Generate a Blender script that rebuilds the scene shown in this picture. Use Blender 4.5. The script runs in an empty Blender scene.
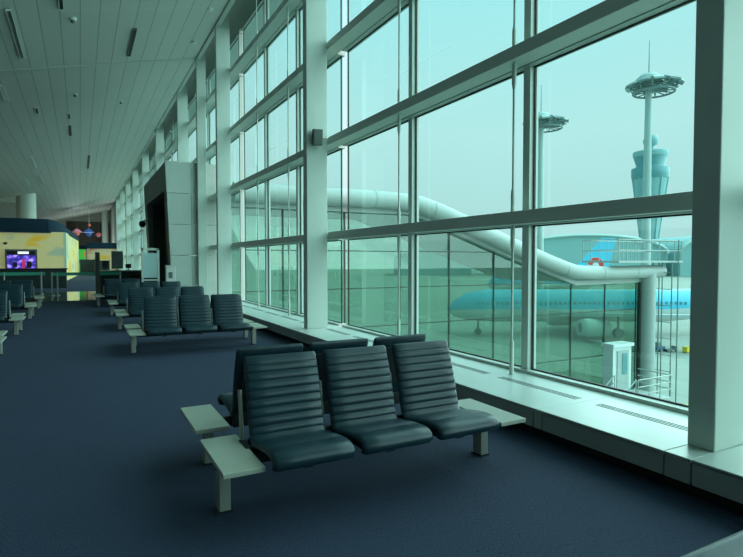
import bpy, bmesh, math, random
from mathutils import Vector, Matrix
random.seed(4)
S = bpy.context.scene
C = S.collection
PI = math.pi

# ------------------------------------------------------------------ materials
def mat(name, col, rough=.6, metal=0., spec=.5, noise=0, nscale=20, bump=0, emit=None, estr=0, coat=0):
    m = bpy.data.materials.new(name); m.use_nodes = True
    nt = m.node_tree; b = nt.nodes['Principled BSDF']
    b.inputs['Base Color'].default_value = (*col, 1)
    b.inputs['Roughness'].default_value = rough
    b.inputs['Metallic'].default_value = metal
    b.inputs['Specular IOR Level'].default_value = spec
    b.inputs['Coat Weight'].default_value = coat
    if emit:
        b.inputs['Emission Color'].default_value = (*emit, 1)
        b.inputs['Emission Strength'].default_value = estr
    if noise or bump:
        tc = nt.nodes.new('ShaderNodeTexCoord')
        n = nt.nodes.new('ShaderNodeTexNoise'); n.inputs['Scale'].default_value = nscale
        n.inputs['Detail'].default_value = 4
        nt.links.new(tc.outputs['Object'], n.inputs['Vector'])
        if noise:
            r = nt.nodes.new('ShaderNodeValToRGB')
            r.color_ramp.elements[0].position = .3; r.color_ramp.elements[1].position = .7
            r.color_ramp.elements[0].color = (*[c*(1-noise) for c in col], 1)
            r.color_ramp.elements[1].color = (*[min(1, c*(1+noise)) for c in col], 1)
            nt.links.new(n.outputs['Fac'], r.inputs['Fac'])
            nt.links.new(r.outputs['Color'], b.inputs['Base Color'])
        if bump:
            bp = nt.nodes.new('ShaderNodeBump'); bp.inputs['Strength'].default_value = bump
            bp.inputs['Distance'].default_value = .01
            nt.links.new(n.outputs['Fac'], bp.inputs['Height'])
            nt.links.new(bp.outputs['Normal'], b.inputs['Normal'])
    return m

def glass_mat(name, tint, refl=1.0, streak=0):
    m = bpy.data.materials.new(name); m.use_nodes = True
    nt = m.node_tree; nt.nodes.clear()
    out = nt.nodes.new('ShaderNodeOutputMaterial')
    tr = nt.nodes.new('ShaderNodeBsdfTransparent'); tr.inputs['Color'].default_value = (*tint, 1)
    gl = nt.nodes.new('ShaderNodeBsdfGlossy'); gl.inputs['Roughness'].default_value = .01
    gl.inputs['Color'].default_value = (.85, 1, .95, 1)
    fr = nt.nodes.new('ShaderNodeLayerWeight'); fr.inputs['Blend'].default_value = .5
    pw = nt.nodes.new('ShaderNodeMath'); pw.operation = 'POWER'; pw.inputs[1].default_value = 5
    nt.links.new(fr.outputs['Facing'], pw.inputs[0])
    mu = nt.nodes.new('ShaderNodeMath'); mu.operation = 'MULTIPLY_ADD'; mu.inputs[1].default_value = .7; mu.inputs[2].default_value = .06*refl
    nt.links.new(pw.outputs[0], mu.inputs[0])
    mx = nt.nodes.new('ShaderNodeMixShader')
    nt.links.new(mu.outputs[0], mx.inputs[0]); nt.links.new(tr.outputs[0], mx.inputs[1]); nt.links.new(gl.outputs[0], mx.inputs[2])
    nt.links.new(mx.outputs[0], out.inputs['Surface'])
    return m

M = {}
M['white'] = mat('painted_steel', (.50, .57, .52), .45, noise=.03, nscale=3)
M['frame'] = mat('window_frame_paint', (.46, .53, .49), .4)
M['gasket'] = mat('black_gasket', (.01, .012, .012), .6)
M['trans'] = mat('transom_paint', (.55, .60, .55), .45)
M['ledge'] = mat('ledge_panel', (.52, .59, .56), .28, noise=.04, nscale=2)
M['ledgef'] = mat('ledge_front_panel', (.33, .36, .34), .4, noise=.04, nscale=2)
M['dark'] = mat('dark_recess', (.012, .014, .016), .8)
M['leather'] = mat('dark_blue_leather', (.010, .034, .048), .32, bump=.04, nscale=90, noise=.1, spec=.45)
M['leatherb'] = mat('leather_back', (.009, .014, .02), .55, bump=.1, nscale=90)
M['bmetal'] = mat('brushed_metal', (.36, .38, .33), .42, .35, noise=.05, nscale=6)
M['table'] = mat('table_laminate', (.42, .45, .38), .33, noise=.04, nscale=5)
M['beam'] = mat('dark_beam', (.03, .034, .036), .4, .5)
M['glass'] = glass_mat('window_glass', (.63, .91, .875), 1.1)
M['ugl'] = glass_mat('connector_glass', (.50, .64, .56), 1.2)
M['railgl'] = mat('green_glass_rail', (.10, .62, .45), .15, spec=.8)
M['kblue'] = mat('dark_blue_fascia', (.012, .035, .06), .85, spec=.2)
M['steel'] = mat('steel_post', (.48, .54, .5), .35, .6)
M['dkgreen'] = mat('dark_counter', (.02, .035, .032), .5)
M['greyp'] = mat('grey_panel', (.12, .15, .14), .5)
M['white2'] = mat('white_box', (.6, .63, .6), .5)
M['pwhite'] = mat('plaster_wall', (.42, .44, .41), .7, noise=.03, nscale=2)
M['pdark'] = mat('portal_face', (.13, .16, .145), .5, noise=.05, nscale=2)

def carpet():
    m = bpy.data.materials.new('carpet'); m.use_nodes = True
    nt = m.node_tree; b = nt.nodes['Principled BSDF']; L = nt.links.new
    tc = nt.nodes.new('ShaderNodeTexCoord')
    n1 = nt.nodes.new('ShaderNodeTexNoise'); n1.inputs['Scale'].default_value = 1.2; n1.inputs['Detail'].default_value = 5
    n2 = nt.nodes.new('ShaderNodeTexNoise'); n2.inputs['Scale'].default_value = 90; n2.inputs['Detail'].default_value = 3
    mp = nt.nodes.new('ShaderNodeMapping'); mp.inputs['Scale'].default_value = (1.8, .5, 1)
    L(tc.outputs['Object'], n1.inputs['Vector']); L(tc.outputs['Object'], mp.inputs['Vector']); L(mp.outputs[0], n2.inputs['Vector'])
    ad = nt.nodes.new('ShaderNodeMath'); ad.operation = 'MULTIPLY_ADD'; ad.inputs[1].default_value = .25
    L(n1.outputs['Fac'], ad.inputs[0]); L(n2.outputs['Fac'], ad.inputs[2])
    r = nt.nodes.new('ShaderNodeValToRGB')
    r.color_ramp.elements[0].position = .38; r.color_ramp.elements[1].position = .85
    r.color_ramp.elements[0].color = (.020, .032, .062, 1); r.color_ramp.elements[1].color = (.042, .060, .108, 1)
    L(ad.outputs[0], r.inputs['Fac']); L(r.outputs['Color'], b.inputs['Base Color'])
    bp = nt.nodes.new('ShaderNodeBump'); bp.inputs['Strength'].default_value = .5; bp.inputs['Distance'].default_value = .01
    L(n2.outputs['Fac'], bp.inputs['Height']); L(bp.outputs['Normal'], b.inputs['Normal'])
    b.inputs['Roughness'].default_value = .85; b.inputs['Specular IOR Level'].default_value = .25
    return m
M['carpet'] = carpet()
M['stone'] = mat('polished_stone', (.12, .14, .13), .08, spec=.9, noise=.15, nscale=3)

def ceiling_mat():
    m = bpy.data.materials.new('ceiling_planks'); m.use_nodes = True
    nt = m.node_tree; b = nt.nodes['Principled BSDF']; L = nt.links.new
    tc = nt.nodes.new('ShaderNodeTexCoord'); sp = nt.nodes.new('ShaderNodeSeparateXYZ'); L(tc.outputs['Object'], sp.inputs[0])
    def math_(op, a, bv=None, c=None):
        n = nt.nodes.new('ShaderNodeMath'); n.operation = op
        for i, v in enumerate((a, bv, c)):
            if v is None: continue
            if isinstance(v, (int, float)): n.inputs[i].default_value = v
            else: L(v, n.inputs[i])
        return n.outputs[0]
    fx = math_('FRACT', math_('DIVIDE', math_('ADD', sp.outputs['X'], 100.0), .4333))
    gx = math_('LESS_THAN', fx, .05)
    fy = math_('FRACT', math_('DIVIDE', math_('ADD', sp.outputs['Y'], 100.9), 3.05))
    gy = math_('LESS_THAN', fy, .011)
    nz = nt.nodes.new('ShaderNodeTexNoise'); nz.inputs['Scale'].default_value = .8; L(tc.outputs['Object'], nz.inputs['Vector'])
    wn = nt.nodes.new('ShaderNodeTexWhiteNoise'); wn.noise_dimensions = '1D'
    L(math_('FLOOR', math_('DIVIDE', math_('ADD', sp.outputs['X'], 100.0), .4333)), wn.inputs['W'])
    v = math_('ADD', math_('MULTIPLY', wn.outputs['Value'], .05), math_('MULTIPLY', nz.outputs['Fac'], .06))
    v = math_('ADD', v, .93)
    v = math_('MULTIPLY', v, math_('SUBTRACT', 1.0, math_('MULTIPLY', gx, .45)))
    v = math_('MULTIPLY', v, math_('ADD', 1.0, math_('MULTIPLY', gy, .10)))
    vm = nt.nodes.new('ShaderNodeVectorMath'); vm.operation = 'SCALE'; vm.inputs[0].default_value = (.60, .62, .57)
    L(v, vm.inputs['Scale']); L(vm.outputs[0], b.inputs['Base Color'])
    bp = nt.nodes.new('ShaderNodeBump'); bp.invert = True; bp.inputs['Strength'].default_value = .3; bp.inputs['Distance'].default_value = .02
    L(gx, bp.inputs['Height']); L(bp.outputs['Normal'], b.inputs['Normal'])
    b.inputs['Roughness'].default_value = .55
    return m
M['ceil'] = ceiling_mat()

def mural(name, base, cols, scale, emit=.0):
    m = bpy.data.materials.new(name); m.use_nodes = True
    nt = m.node_tree; b = nt.nodes['Principled BSDF']; L = nt.links.new
    tc = nt.nodes.new('ShaderNodeTexCoord'); mp = nt.nodes.new('ShaderNodeMapping'); mp.inputs['Scale'].default_value = scale
    L(tc.outputs['Object'], mp.inputs[0])
    n = nt.nodes.new('ShaderNodeTexNoise'); n.inputs['Scale'].default_value = 1.0; n.inputs['Detail'].default_value = 3
    L(mp.outputs[0], n.inputs['Vector'])
    r = nt.nodes.new('ShaderNodeValToRGB'); e = r.color_ramp.elements
    e[0].position = .38; e[0].color = (*cols[0], 1); e[1].position = .68; e[1].color = (*cols[-1], 1)
    a = e.new(.45); a.color = (*base, 1); a = e.new(.56); a.color = (*base, 1)
    a = e.new(.61); a.color = (*cols[1], 1)
    L(n.outputs['Fac'], r.inputs['Fac']); L(r.outputs['Color'], b.inputs['Base Color'])
    L(r.outputs['Color'], b.inputs['Emission Color']); b.inputs['Emission Strength'].default_value = emit  # glow in the mural's own colours brightens it without a lamp
    b.inputs['Roughness'].default_value = .5
    return m
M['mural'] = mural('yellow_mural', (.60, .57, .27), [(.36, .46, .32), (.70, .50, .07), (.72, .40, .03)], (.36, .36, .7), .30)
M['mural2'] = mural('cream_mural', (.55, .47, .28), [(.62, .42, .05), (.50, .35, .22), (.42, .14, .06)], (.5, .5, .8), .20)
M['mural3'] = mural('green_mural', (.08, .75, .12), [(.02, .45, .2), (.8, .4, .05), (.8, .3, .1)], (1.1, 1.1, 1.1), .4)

# outdoor; distance haze is tinted into the far objects' colours
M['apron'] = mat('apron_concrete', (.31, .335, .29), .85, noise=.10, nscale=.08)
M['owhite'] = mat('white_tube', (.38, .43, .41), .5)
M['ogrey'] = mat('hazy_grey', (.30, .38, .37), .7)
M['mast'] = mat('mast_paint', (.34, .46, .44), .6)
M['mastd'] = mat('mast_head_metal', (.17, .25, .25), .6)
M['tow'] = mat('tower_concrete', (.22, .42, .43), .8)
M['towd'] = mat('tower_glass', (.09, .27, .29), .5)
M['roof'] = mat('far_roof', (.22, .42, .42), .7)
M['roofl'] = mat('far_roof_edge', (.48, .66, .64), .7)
M['fblue'] = mat('sky_blue_fuselage', (.07, .52, .74), .35)
M['fwhite'] = mat('white_fuselage', (.62, .70, .70), .35)
M['yellow'] = mat('yellow_paint', (.75, .55, .03), .6)
M['red'] = mat('red_paint', (.65, .04, .03), .5)
M['ladder'] = mat('ladder_steel', (.16, .22, .21), .5)
M['mullgrid'] = mat('black_glazing_bar', (.02, .035, .03), .5)
M['opanel'] = mat('connector_floor', (.16, .24, .16), .8)
M['grass'] = mat('grass_verge', (.14, .24, .08), .9, noise=.2, nscale=.3)
M['screenframe'] = mat('screen_bezel', (.02, .02, .025), .4)

# ------------------------------------------------------------------ mesh helpers
class MB:
    def __init__(s): s.v = []; s.f = []; s.sm = []
    def add(s, vs, fs, smooth=False):
        o = len(s.v); s.v += [tuple(v) for v in vs]; s.f += [tuple(o+i for i in f) for f in fs]; s.sm += [smooth]*len(fs); return s
    def box(s, x0, x1, y0, y1, z0, z1):
        return s.hexa([(x0,y0,z0),(x1,y0,z0),(x1,y1,z0),(x0,y1,z0),(x0,y0,z1),(x1,y0,z1),(x1,y1,z1),(x0,y1,z1)])
    def hexa(s, p):
        return s.add(p, [(0,3,2,1),(4,5,6,7),(0,1,5,4),(1,2,6,5),(2,3,7,6),(3,0,4,7)])
    def tube(s, pts, r, n=10, caps=True):
        if isinstance(r, (int, float)): r = [r]*len(pts)
        pts = [Vector(p) for p in pts]; vs = []
        for i, p in enumerate(pts):
            d = (pts[min(i+1, len(pts)-1)]-pts[max(i-1, 0)]).normalized()
            a = Vector((0,0,1)) if abs(d.z) < .9 else Vector((1,0,0))
            u = d.cross(a).normalized(); w = d.cross(u)
            for k in range(n):
                t = 2*PI*k/n; vs.append(p+(u*math.cos(t)+w*math.sin(t))*r[i])
        fs = [(i*n+k, (i+1)*n+k, (i+1)*n+(k+1)%n, i*n+(k+1)%n) for i in range(len(pts)-1) for k in range(n)]
        s.add(vs, fs, True)
        if caps: s.add(vs[:n], [tuple(range(n))]); s.add(vs[-n:], [tuple(range(n))[::-1]])
        return s
    def lathe(s, prof, c=(0,0,0), n=24):
        vs = [(c[0]+r*math.cos(2*PI*k/n), c[1]+r*math.sin(2*PI*k/n), c[2]+z) for r, z in prof for k in range(n)]
        fs = [(i*n+k, i*n+(k+1)%n, (i+1)*n+(k+1)%n, (i+1)*n+k) for i in range(len(prof)-1) for k in range(n)]
        return s.add(vs, fs, True)
    def prism(s, poly, y0, y1):          # poly in (x,z), extruded along y
        n = len(poly); vs = [(x, y0, z) for x, z in poly]+[(x, y1, z) for x, z in poly]
        fs = [tuple(range(n)), tuple(range(n, 2*n))[::-1]]+[(i, n+i, n+(i+1)%n, (i+1)%n) for i in range(n)]
        return s.add(vs, fs)
    def build(s, name, m, parent=None, bevel=0, loc=None):
        me = bpy.data.meshes.new(name); me.from_pydata(s.v, [], s.f)
        for p, q in zip(me.polygons, s.sm): p.use_smooth = q
        bm = bmesh.new(); bm.from_mesh(me); bmesh.ops.recalc_face_normals(bm, faces=bm.faces); bm.to_mesh(me); bm.free()
        for x in (m if isinstance(m, list) else [m]): me.materials.append(x)
        o = bpy.data.objects.new(name, me); C.objects.link(o)
        if parent: o.parent = parent
        if loc: o.location = loc
        if bevel:
            b = o.modifiers.new('bevel', 'BEVEL'); b.width = bevel; b.segments = 2; b.limit_method = 'ANGLE'
        return o
def tag(o, label=None, cat=None, group=None, kind=None):
    if label: o['label'] = label
    if cat: o['category'] = cat
    if group: o['group'] = group
    if kind: o['kind'] = kind
    return o
def empty(name, loc, label=None, cat=None, group=None, rz=0):
    o = bpy.data.objects.new(name, None); o.empty_display_size = .2; C.objects.link(o)
    o.location = loc; o.rotation_euler = (0, 0, rz); return tag(o, label, cat, group)
def struct(name, mb, m, label, cat, bevel=0):
    return tag(mb.build(name, m, bevel=bevel), label, cat, kind='structure')
def dup(root, loc, rz, label):
    r = root.copy(); C.objects.link(r); r.location = loc; r.rotation_euler = (0, 0, rz); r['label'] = label
    for ch in [o for o in bpy.data.objects if o.parent == root]:
        c = ch.copy(); C.objects.link(c); c.parent = r
        for g in [o for o in bpy.data.objects if o.parent == ch]:
            d = g.copy(); C.objects.link(d); d.parent = c
    return r

# ------------------------------------------------------------------ room shell
BAY = 7.124; Y0 = 1.99; GX = 4.4
YEND = 88.0; YBACK = -12.4; XL = -16.0
def cz(x): return 8.38-.243*(3.6-x)

struct('floor', MB().box(XL, 3.42, YBACK, 22.8, -.3, 0).box(XL, 3.42, 29.4, YEND, -.3, 0).box(3.42, 4.5, YBACK, YEND, -.3, -.02), M['carpet'],
       'dark blue carpet covering the long hall floor', 'floor')
struct('floor_strip', MB().box(XL, 3.42, 22.8, 29.4, -.3, -.004), M['stone'], 'strip of polished dark stone crossing the carpeted hall', 'floor')
c = MB()
for y0, y1, dz in ((YBACK, 19.22, 0), (19.34, YEND, -.02)):
    c.hexa([(XL,y0,cz(XL)+dz),(3.66,y0,cz(3.66)+dz),(3.66,y1,cz(3.66)+dz),(XL,y1,cz(XL)+dz),
            (XL,y0,cz(XL)+.3),(3.66,y0,cz(3.66)+.3),(3.66,y1,cz(3.66)+.3),(XL,y1,cz(XL)+.3)])
struct('ceiling', c, M['ceil'], 'sloping ceiling of long narrow pale planks', 'ceiling')
j = MB(); j.hexa([(XL,19.18,cz(XL)-.02),(3.66,19.18,cz(3.66)-.02),(3.66,19.38,cz(3.66)-.02),(XL,19.38,cz(XL)-.02),
            (XL,19.18,cz(XL)+.05),(3.66,19.18,cz(3.66)+.05),(3.66,19.38,cz(3.66)+.05),(XL,19.38,cz(XL)+.05)])
struct('trim_ceiling_joint', j, M['trans'], 'expansion joint strip running across the ceiling', 'trim')
struct('trim_ceiling_edge', MB().box(3.60, 3.72, YBACK, YEND, 8.34, 9.5), M['white'], 'ceiling edge fascia along the tops of the columns', 'trim')
struct('trim_window_head', MB().box(4.34, 4.5, YBACK, 72, 8.42, 9.62).box(3.6, 4.5, YBACK, YEND, 9.62, 9.8), M['white'], 'pale head panel above the topmost window row', 'trim')
struct('trim_eaves', MB().box(4.52, 5.4, YBACK, 72, 8.95, 9.2), M['owhite'], 'roof overhang outside above the windows', 'trim')
struct('wall_left', MB().box(XL-.3, XL, YBACK, YEND, -.3, 3.0), M['pwhite'], 'low plain wall on the far left side of the hall', 'wall')
struct('wall_back', MB().box(XL, 4.5, YBACK-.3, YBACK, -.3, 9.8), M['pwhite'], 'plain wall behind the viewpoint', 'wall')
struct('wall_far', MB().box(XL, -1.7, YEND, YEND+.3, -.3, 9.8).box(3.95, 4.5, YEND, YEND+.3, -.3, 9.8).box(-1.7, 3.95, YEND+.02, YEND+.3, -.3, 9.8), M['pwhite'], 'end wall of the hall', 'wall')
struct('wall_window_side', MB().box(3.9, 4.5, 71, YEND, -.3, 9.8), M['pwhite'], 'plain wall beyond the last window bay', 'wall')
sl = MB()
for k in range(46):
    x = -1.6+k*.12; sl.box(x, x+.085, YEND-.12, YEND-.02, 3.4, 7.0)
struct('wall_slats', sl, mat('brown_slats', (.055, .035, .03), .7), 'dark brown slatted panel high on the end wall', 'wall')

# columns
for k in range(-1, 10):
    y = Y0+BAY*k
    struct('trim_column', MB().box(3.6, 4.0, y, y+.18, .25, 9.6), M['white'], 'white rectangular steel column on the window ledge', 'column', .008)
struct('trim_joint_column', MB().box(3.6, 3.9, 19.24, 19.42, .25, 9.6), M['white'], 'narrower extra column at the ceiling joint before the portal', 'column', .008)

# ledge
yj = []
y = Y0-BAY*2
a = MB(); f = MB()
ycur = YBACK
cuts = []
for k in range(-2, 10):
    for q in (0, .18, 1.24, 1.34, 3.6, 3.7, 5.95, 6.05): cuts.append(Y0+BAY*k+q)
cuts = [q for q in cuts if YBACK < q < 71]+[71]
for q in cuts:
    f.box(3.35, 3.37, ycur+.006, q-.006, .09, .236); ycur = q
ycur = YBACK
tops = [q for k in range(-2, 10) for q in (Y0+BAY*k, Y0+BAY*k+.18, Y0+BAY*k+1.29, Y0+BAY*k+3.65, Y0+BAY*k+6.0) if YBACK < q < 71]+[71]
for q in tops:
    a.box(3.35, 4.36, ycur+.003, q-.003, .225, .25); ycur = q
struct('trim_ledge_top', a, M['ledge'], 'pale panelled ledge top running under the windows', 'ledge', .003)
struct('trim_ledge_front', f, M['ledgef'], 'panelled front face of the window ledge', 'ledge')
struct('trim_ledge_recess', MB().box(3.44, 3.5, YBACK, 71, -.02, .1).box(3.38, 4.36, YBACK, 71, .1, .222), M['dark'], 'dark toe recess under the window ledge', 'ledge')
gr = MB()
for k in range(-1, 9):
    for q0, q1 in ((.34, 1.16), (1.37, 2.4), (2.6, 3.55), (3.75, 4.8), (4.95, 5.9), (6.1, 7.0)):
        y0, y1 = Y0+BAY*k+q0, Y0+BAY*k+q1
        if k >= 3: q0 = q0
        for xx in (3.89, 3.925, 3.96): gr.box(xx, xx+.014, y0, y1, .2495, .2515)
struct('trim_ledge_grille', gr, M['gasket'], 'dark linear air grilles let into the window ledge', 'grille')

# windows: one per bay, frame + transoms + glass + rods
ZT = [1.88, 3.61, 5.34, 7.07]
def window(idx, y0, y1, mulls, dark=False):
    w = MB()
    for ym in mulls: w.box(4.335, 4.46, ym-.05, ym+.05, .25, 8.42)
    w.box(4.30, 4.46, y0, y1, .25, .285)
    w.box(4.34, 4.46, y0, y1, 8.34, 8.45)
    for z in ZT: w.box(4.302, 4.455, y0, y1, z, z+.15)
    o = struct('window_%d' % idx, w, M['frame'] if not dark else M['pdark'], 'tall glazed window bay number %d counted along the hall' % idx, 'window', 0)
    t = MB()
    for z in ZT:
        ya_ = y0-.18 if y0 > YBACK+.2 else y0
        t.box(4.03, 4.05, ya_, y1, z-.005, z+.135); t.box(4.05, 4.30, ya_, y1, z+.01, z+.13)
    t.build('transom', M['trans'], o, .006)
    g = MB(); ga = MB()
    ys = [y0]+list(mulls)+[y1]; zs = [.25]+ZT+[8.42]
    edges = sorted(set(ys))
    for i in range(len(edges)-1):
        a0, a1 = edges[i]+.056, edges[i+1]-.056
        if a1-a0 < .1: continue
        for q in range(len(zs)-1):
            b0 = zs[q]+(.035 if q == 0 else .15); b1 = zs[q+1]-(.08 if q == len(zs)-2 else 0)
            t_ = .014
            for (p0, p1, r0, r1) in ((a0, a1, b0, b0+t_), (a0, a1, b1-t_, b1), (a0, a0+t_, b0, b1), (a1-t_, a1, b0, b1)):
                ga.box(4.388, 4.412, p0, p1, r0, r1)
    g.add([(GX, y0, .3), (GX, y1, .3), (GX, y1, 8.4), (GX, y0, 8.4)], [(0, 1, 2, 3)])
    g.build('glass_pane', M['glass'], o); ga.build('gasket', M['gasket'], o)
    return o
LAB = {-1:'window bay just behind the nearest column, mostly out of frame'}
wl = ['glazed bay behind and beside the viewpoint, out of frame', 'nearest glazed bay past the viewpoint', 'wide glazed bay behind the nearest seats, between the two nearest columns',
      'glazed bay beyond the column with the small speaker', 'narrow dark framed bay between two close columns', 'glazed bay beside the dark portal']
n = 0
for k in range(-3, 9):
    ys = Y0+BAY*k+.18 if k > -3 else YBACK; ye = Y0+BAY*(k+1)
    if ye < YBACK: continue
    ys = max(ys, YBACK)
    yc = Y0+BAY*k+.09
    if k == 2:
        n += 1; o = window(n, ys, 19.24, [16.5, 18.75]); o['label'] = 'narrow window bay with dark frames between two close columns'
        n += 1; o = window(n, 19.42, ye, [21.15]); o['label'] = 'window bay hidden partly behind the grey portal'
        continue
    n += 1
    mulls = [m for m in (yc, yc+2.373, yc+4.747, yc+BAY) if ys < m < ye]
    mulls = [yc+2.373, yc+4.747] if ys < yc+2.373 else [yc+4.747]
    mulls += [ye-.0] if k == 8 else []
    o = window(n, ys, ye, mulls)
    o['label'] = {-2:'window bay behind the viewpoint', -1:'window bay to the right of the nearest column, out of frame', 0:'widest window bay in view, behind the nearest seats', 1:'window bay between the column with the speaker and the next column',
                  3:'first full window bay beyond the portal', 4:'second window bay beyond the portal', 5:'third window bay beyond the portal', 6:'fourth window bay beyond the portal',
                  7:'fifth window bay beyond the portal', 8:'farthest window bay in the hall'}.get(k, 'window bay behind the viewpoint, farthest back')
    # tie rods just inside the mullions
    if -1 <= k <= 5:
        for q, ym in enumerate(mulls[:2]):
            if 25 < ym < 26.5: continue
            r = MB(); r.tube([(4.13, ym-.02, .25), (4.13, ym-.02, 8.4)], .013, 8)
            r.tube([(4.13, ym-.02, .25), (4.13, ym-.02, .62)], .024, 8)
            for z in ZT: 
                r.tube([(4.13, ym-.02, z-.28), (4.13, ym-.02, z-.22), (4.13, ym-.02, z-.02)], [.014, .024, .024], 8)
                r.tube([(4.13, ym-.02, z+.14), (4.13, ym-.02, z+.34), (4.13, ym-.02, z+.40)], [.024, .024, .014], 8)
            where = {-1:'right of the nearest column, out of frame', 0:'in the widest window bay', 1:'beyond the column with the speaker', 3:'just beyond the portal', 4:'two bays beyond the portal', 5:'three bays beyond the portal'}[k]
            tag(r.build('tie_rod', M['white']), 'thin white vertical tie rod %s, %s of two' % (where, ('nearer', 'farther')[q]), 'rod', 'tie rods along the windows')

# ------------------------------------------------------------------ ceiling fittings
slots = [(-1.34,14.84,18.13,'long pale light slot nearest the viewpoint, at the upper left'),(-.29,12.2,14.85,'light slot at the very top edge, above the row of benches'),(1.43,16.3,18.5,'dark louvred light slot closest to the windows'),
         (-2.12,20.6,22.44,'pale light slot at the left edge just past the ceiling joint'),(-1.35,23.74,24.66,'short light slot past the ceiling joint, left of the sensor'),(-.30,25.17,26.07,'short light slot past the joint in line with the sensor'),(-.3,27.39,29.53,'dark slot just beyond the short slot in line with the sensor'),
         (-2.17,33.4,37.5,'thin pale light slot halfway down the hall, left side'),(-2.17,40.95,45.1,'thin pale light slot farther down the hall, left side'),(-3.0,41.3,45.0,'thin pale light slot farther down and leftmost'),(.57,35.9,40.9,'dark slot halfway down the hall nearer the windows')]
M['slotl'] = mat('light_slot', (.75, .80, .76), .4)
for i, (x, y0, y1, lab) in enumerate(slots):
    e = empty('ceiling_light', (x, (y0+y1)/2, cz(x)-.02), lab, 'ceiling light', 'linear slots in the ceiling'); e.rotation_euler = (0, -math.atan(.243), 0)
    L = (y1-y0)/2
    fr = MB().box(-.055, -.04, -L, L, -.025, .01).box(.04, .055, -L, L, -.025, .01).box(-.055, .055, -L-.02, -L, -.025, .01).box(-.055, .055, L, L+.02, -.025, .01)
    fr.build('frame', M['slotl'] if i not in (2, 6, 10) else M['greyp'], e)
    lv = MB().box(-.04, .04, -L, L, -.012, .01)
    lv.build('louvre', M['gasket'] if i in (1, 2, 4, 5, 6, 10) else (M['slotl'] if i else M['greyp']), e)
for x, y, lab in ((-.06, 15.5, 'small round smoke sensor nearest on the ceiling'), (-.06, 22.4, 'small round smoke sensor past the ceiling joint'), (3.19, 15.1, 'small disc downlight near the third column'), (3.22, 17.6, 'small disc downlight near the ceiling joint end'), (1.55, 24.07, 'small disc downlight mid ceiling past the joint')):
    e = empty('smoke_sensor', (x, y, cz(x)-.02), lab, 'sensor', 'small round ceiling fittings')
    MB().lathe([(0, -.03), (.07, -.03), (.09, 0), (.09, .03)], n=16).build('base_plate', M['slotl'], e)
    if x < 2: MB().lathe([(0, -.10), (.035, -.09), (.05, -.06), (.05, -.02)], n=16).build('sensor_head', M['greyp'], e)

# ------------------------------------------------------------------ benches
def ribpath(seg, ribs, amp, n):      # dense samples of a polyline [(y,z)] with rib bulge
    P = [Vector((p[0], p[1])) for p in seg]
    L = [0]
    for i in range(1, len(P)): L.append(L[-1]+(P[i]-P[i-1]).length)
    out = []
    for k in range(n+1):
        s_ = L[-1]*k/n; i = max(j for j in range(len(L)) if L[j] <= s_+1e-9); i = min(i, len(P)-2)
        t = (s_-L[i])/(L[i+1]-L[i]); p = P[i].lerp(P[i+1], t); out.append((s_/L[-1], p))
    res = []
    for k, (u, p) in enumerate(out):
        a_ = out[max(k-1, 0)][1]; b_ = out[min(k+1, n)][1]; d = (b_-a_).normalized(); nrm = Vector((-d.y, d.x))
        res.append((p, nrm, amp*ribs(u)))
    return res
def smooth(pts, it=2):
    for _ in range(it):
        q = [pts[0]]
        for i in range(len(pts)-1):
            a_, b_ = Vector(pts[i]), Vector(pts[i+1]); q += [tuple(a_.lerp(b_, .25)), tuple(a_.lerp(b_, .75))]
        pts = q+[pts[-1]]
    return pts
def pad(path, ribs, amp, n, w, th, cx, name, m, parent, rnd=.02, endround=True):
    R = ribpath(smooth(path), ribs, amp, n)
    xs = [(-w, .0), (-w+.004, .35), (-w+.012, .72), (-w+.028, 1.), (-w*.5, 1.0), (0, 1.0), (w*.5, 1.0), (w-.028, 1.), (w-.012, .72), (w-.004, .35), (w, 0.)]
    mb = MB(); vs = []; nc = len(xs)
    N = len(R)
    for k, (p, nr, b_) in enumerate(R):
        # round the free ends
        e = 1.
        wsc = 1.
        if endround:
            d = min(k/N, (N-1-k)/N)
            e = min(1, math.sqrt(max(0, d*14))) if d < 1/14 else 1
            if endround == 'top' and k < N/2: e = 1
            dt = (N-1-k)/N if endround == 'top' else (k/N)
            if dt < .05: wsc = 1-.045*(1-dt/.05)**2
        for x, s_ in xs:
            off = (th*.5*e+b_)*s_ if s_ > 0 else 0
            q = p+nr*off; vs.append((cx+x*wsc, q.x, q.y))
    for k, (p, nr, b_) in enumerate(R):
        d = min(k/N, (N-1-k)/N); e = min(1, math.sqrt(max(0, d*14))) if (endround and d < 1/14) else 1
        if endround == 'top' and k < N/2: e = 1
        dt = (N-1-k)/N if endround == 'top' else (k/N)
        wsc = 1-.045*(1-dt/.05)**2 if (endround and dt < .05) else 1
        for x, s_ in xs:
            q = p-nr*(th*.5*e)*s_; vs.append((cx+x*wsc, q.x, q.y))
    o2 = N*nc
    fs = []
    for k in range(N-1):
        for i in range(nc-1):
            fs.append((k*nc+i, k*nc+i+1, (k+1)*nc+i+1, (k+1)*nc+i))
            fs.append((o2+k*nc+i, o2+(k+1)*nc+i, o2+(k+1)*nc+i+1, o2+k*nc+i+1))
    for kk in (0, N-1):
        for i in range(nc-1): fs.append((kk*nc+i, o2+kk*nc+i, o2+kk*nc+i+1, kk*nc+i+1))
    mb.add(vs, fs, True)
    # back side uses second material
    o = mb.build(name, m if isinstance(m, list) else [m], parent)
    bm = bmesh.new(); bm.from_mesh(o.data); bmesh.ops.remove_doubles(bm, verts=bm.verts, dist=.0004); bmesh.ops.recalc_face_normals(bm, faces=bm.faces); bm.to_mesh(o.data); bm.free()
    return o
def backribs(u):
    if u < .13: return .55
    if u > .895: return .75
    return abs(math.sin((u-.13)/.765*PI*8))**.55
def seatribs(u):
    if u < .38: return .6
    return .6*abs(math.sin((u-.38)*PI*15))**.45

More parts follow.
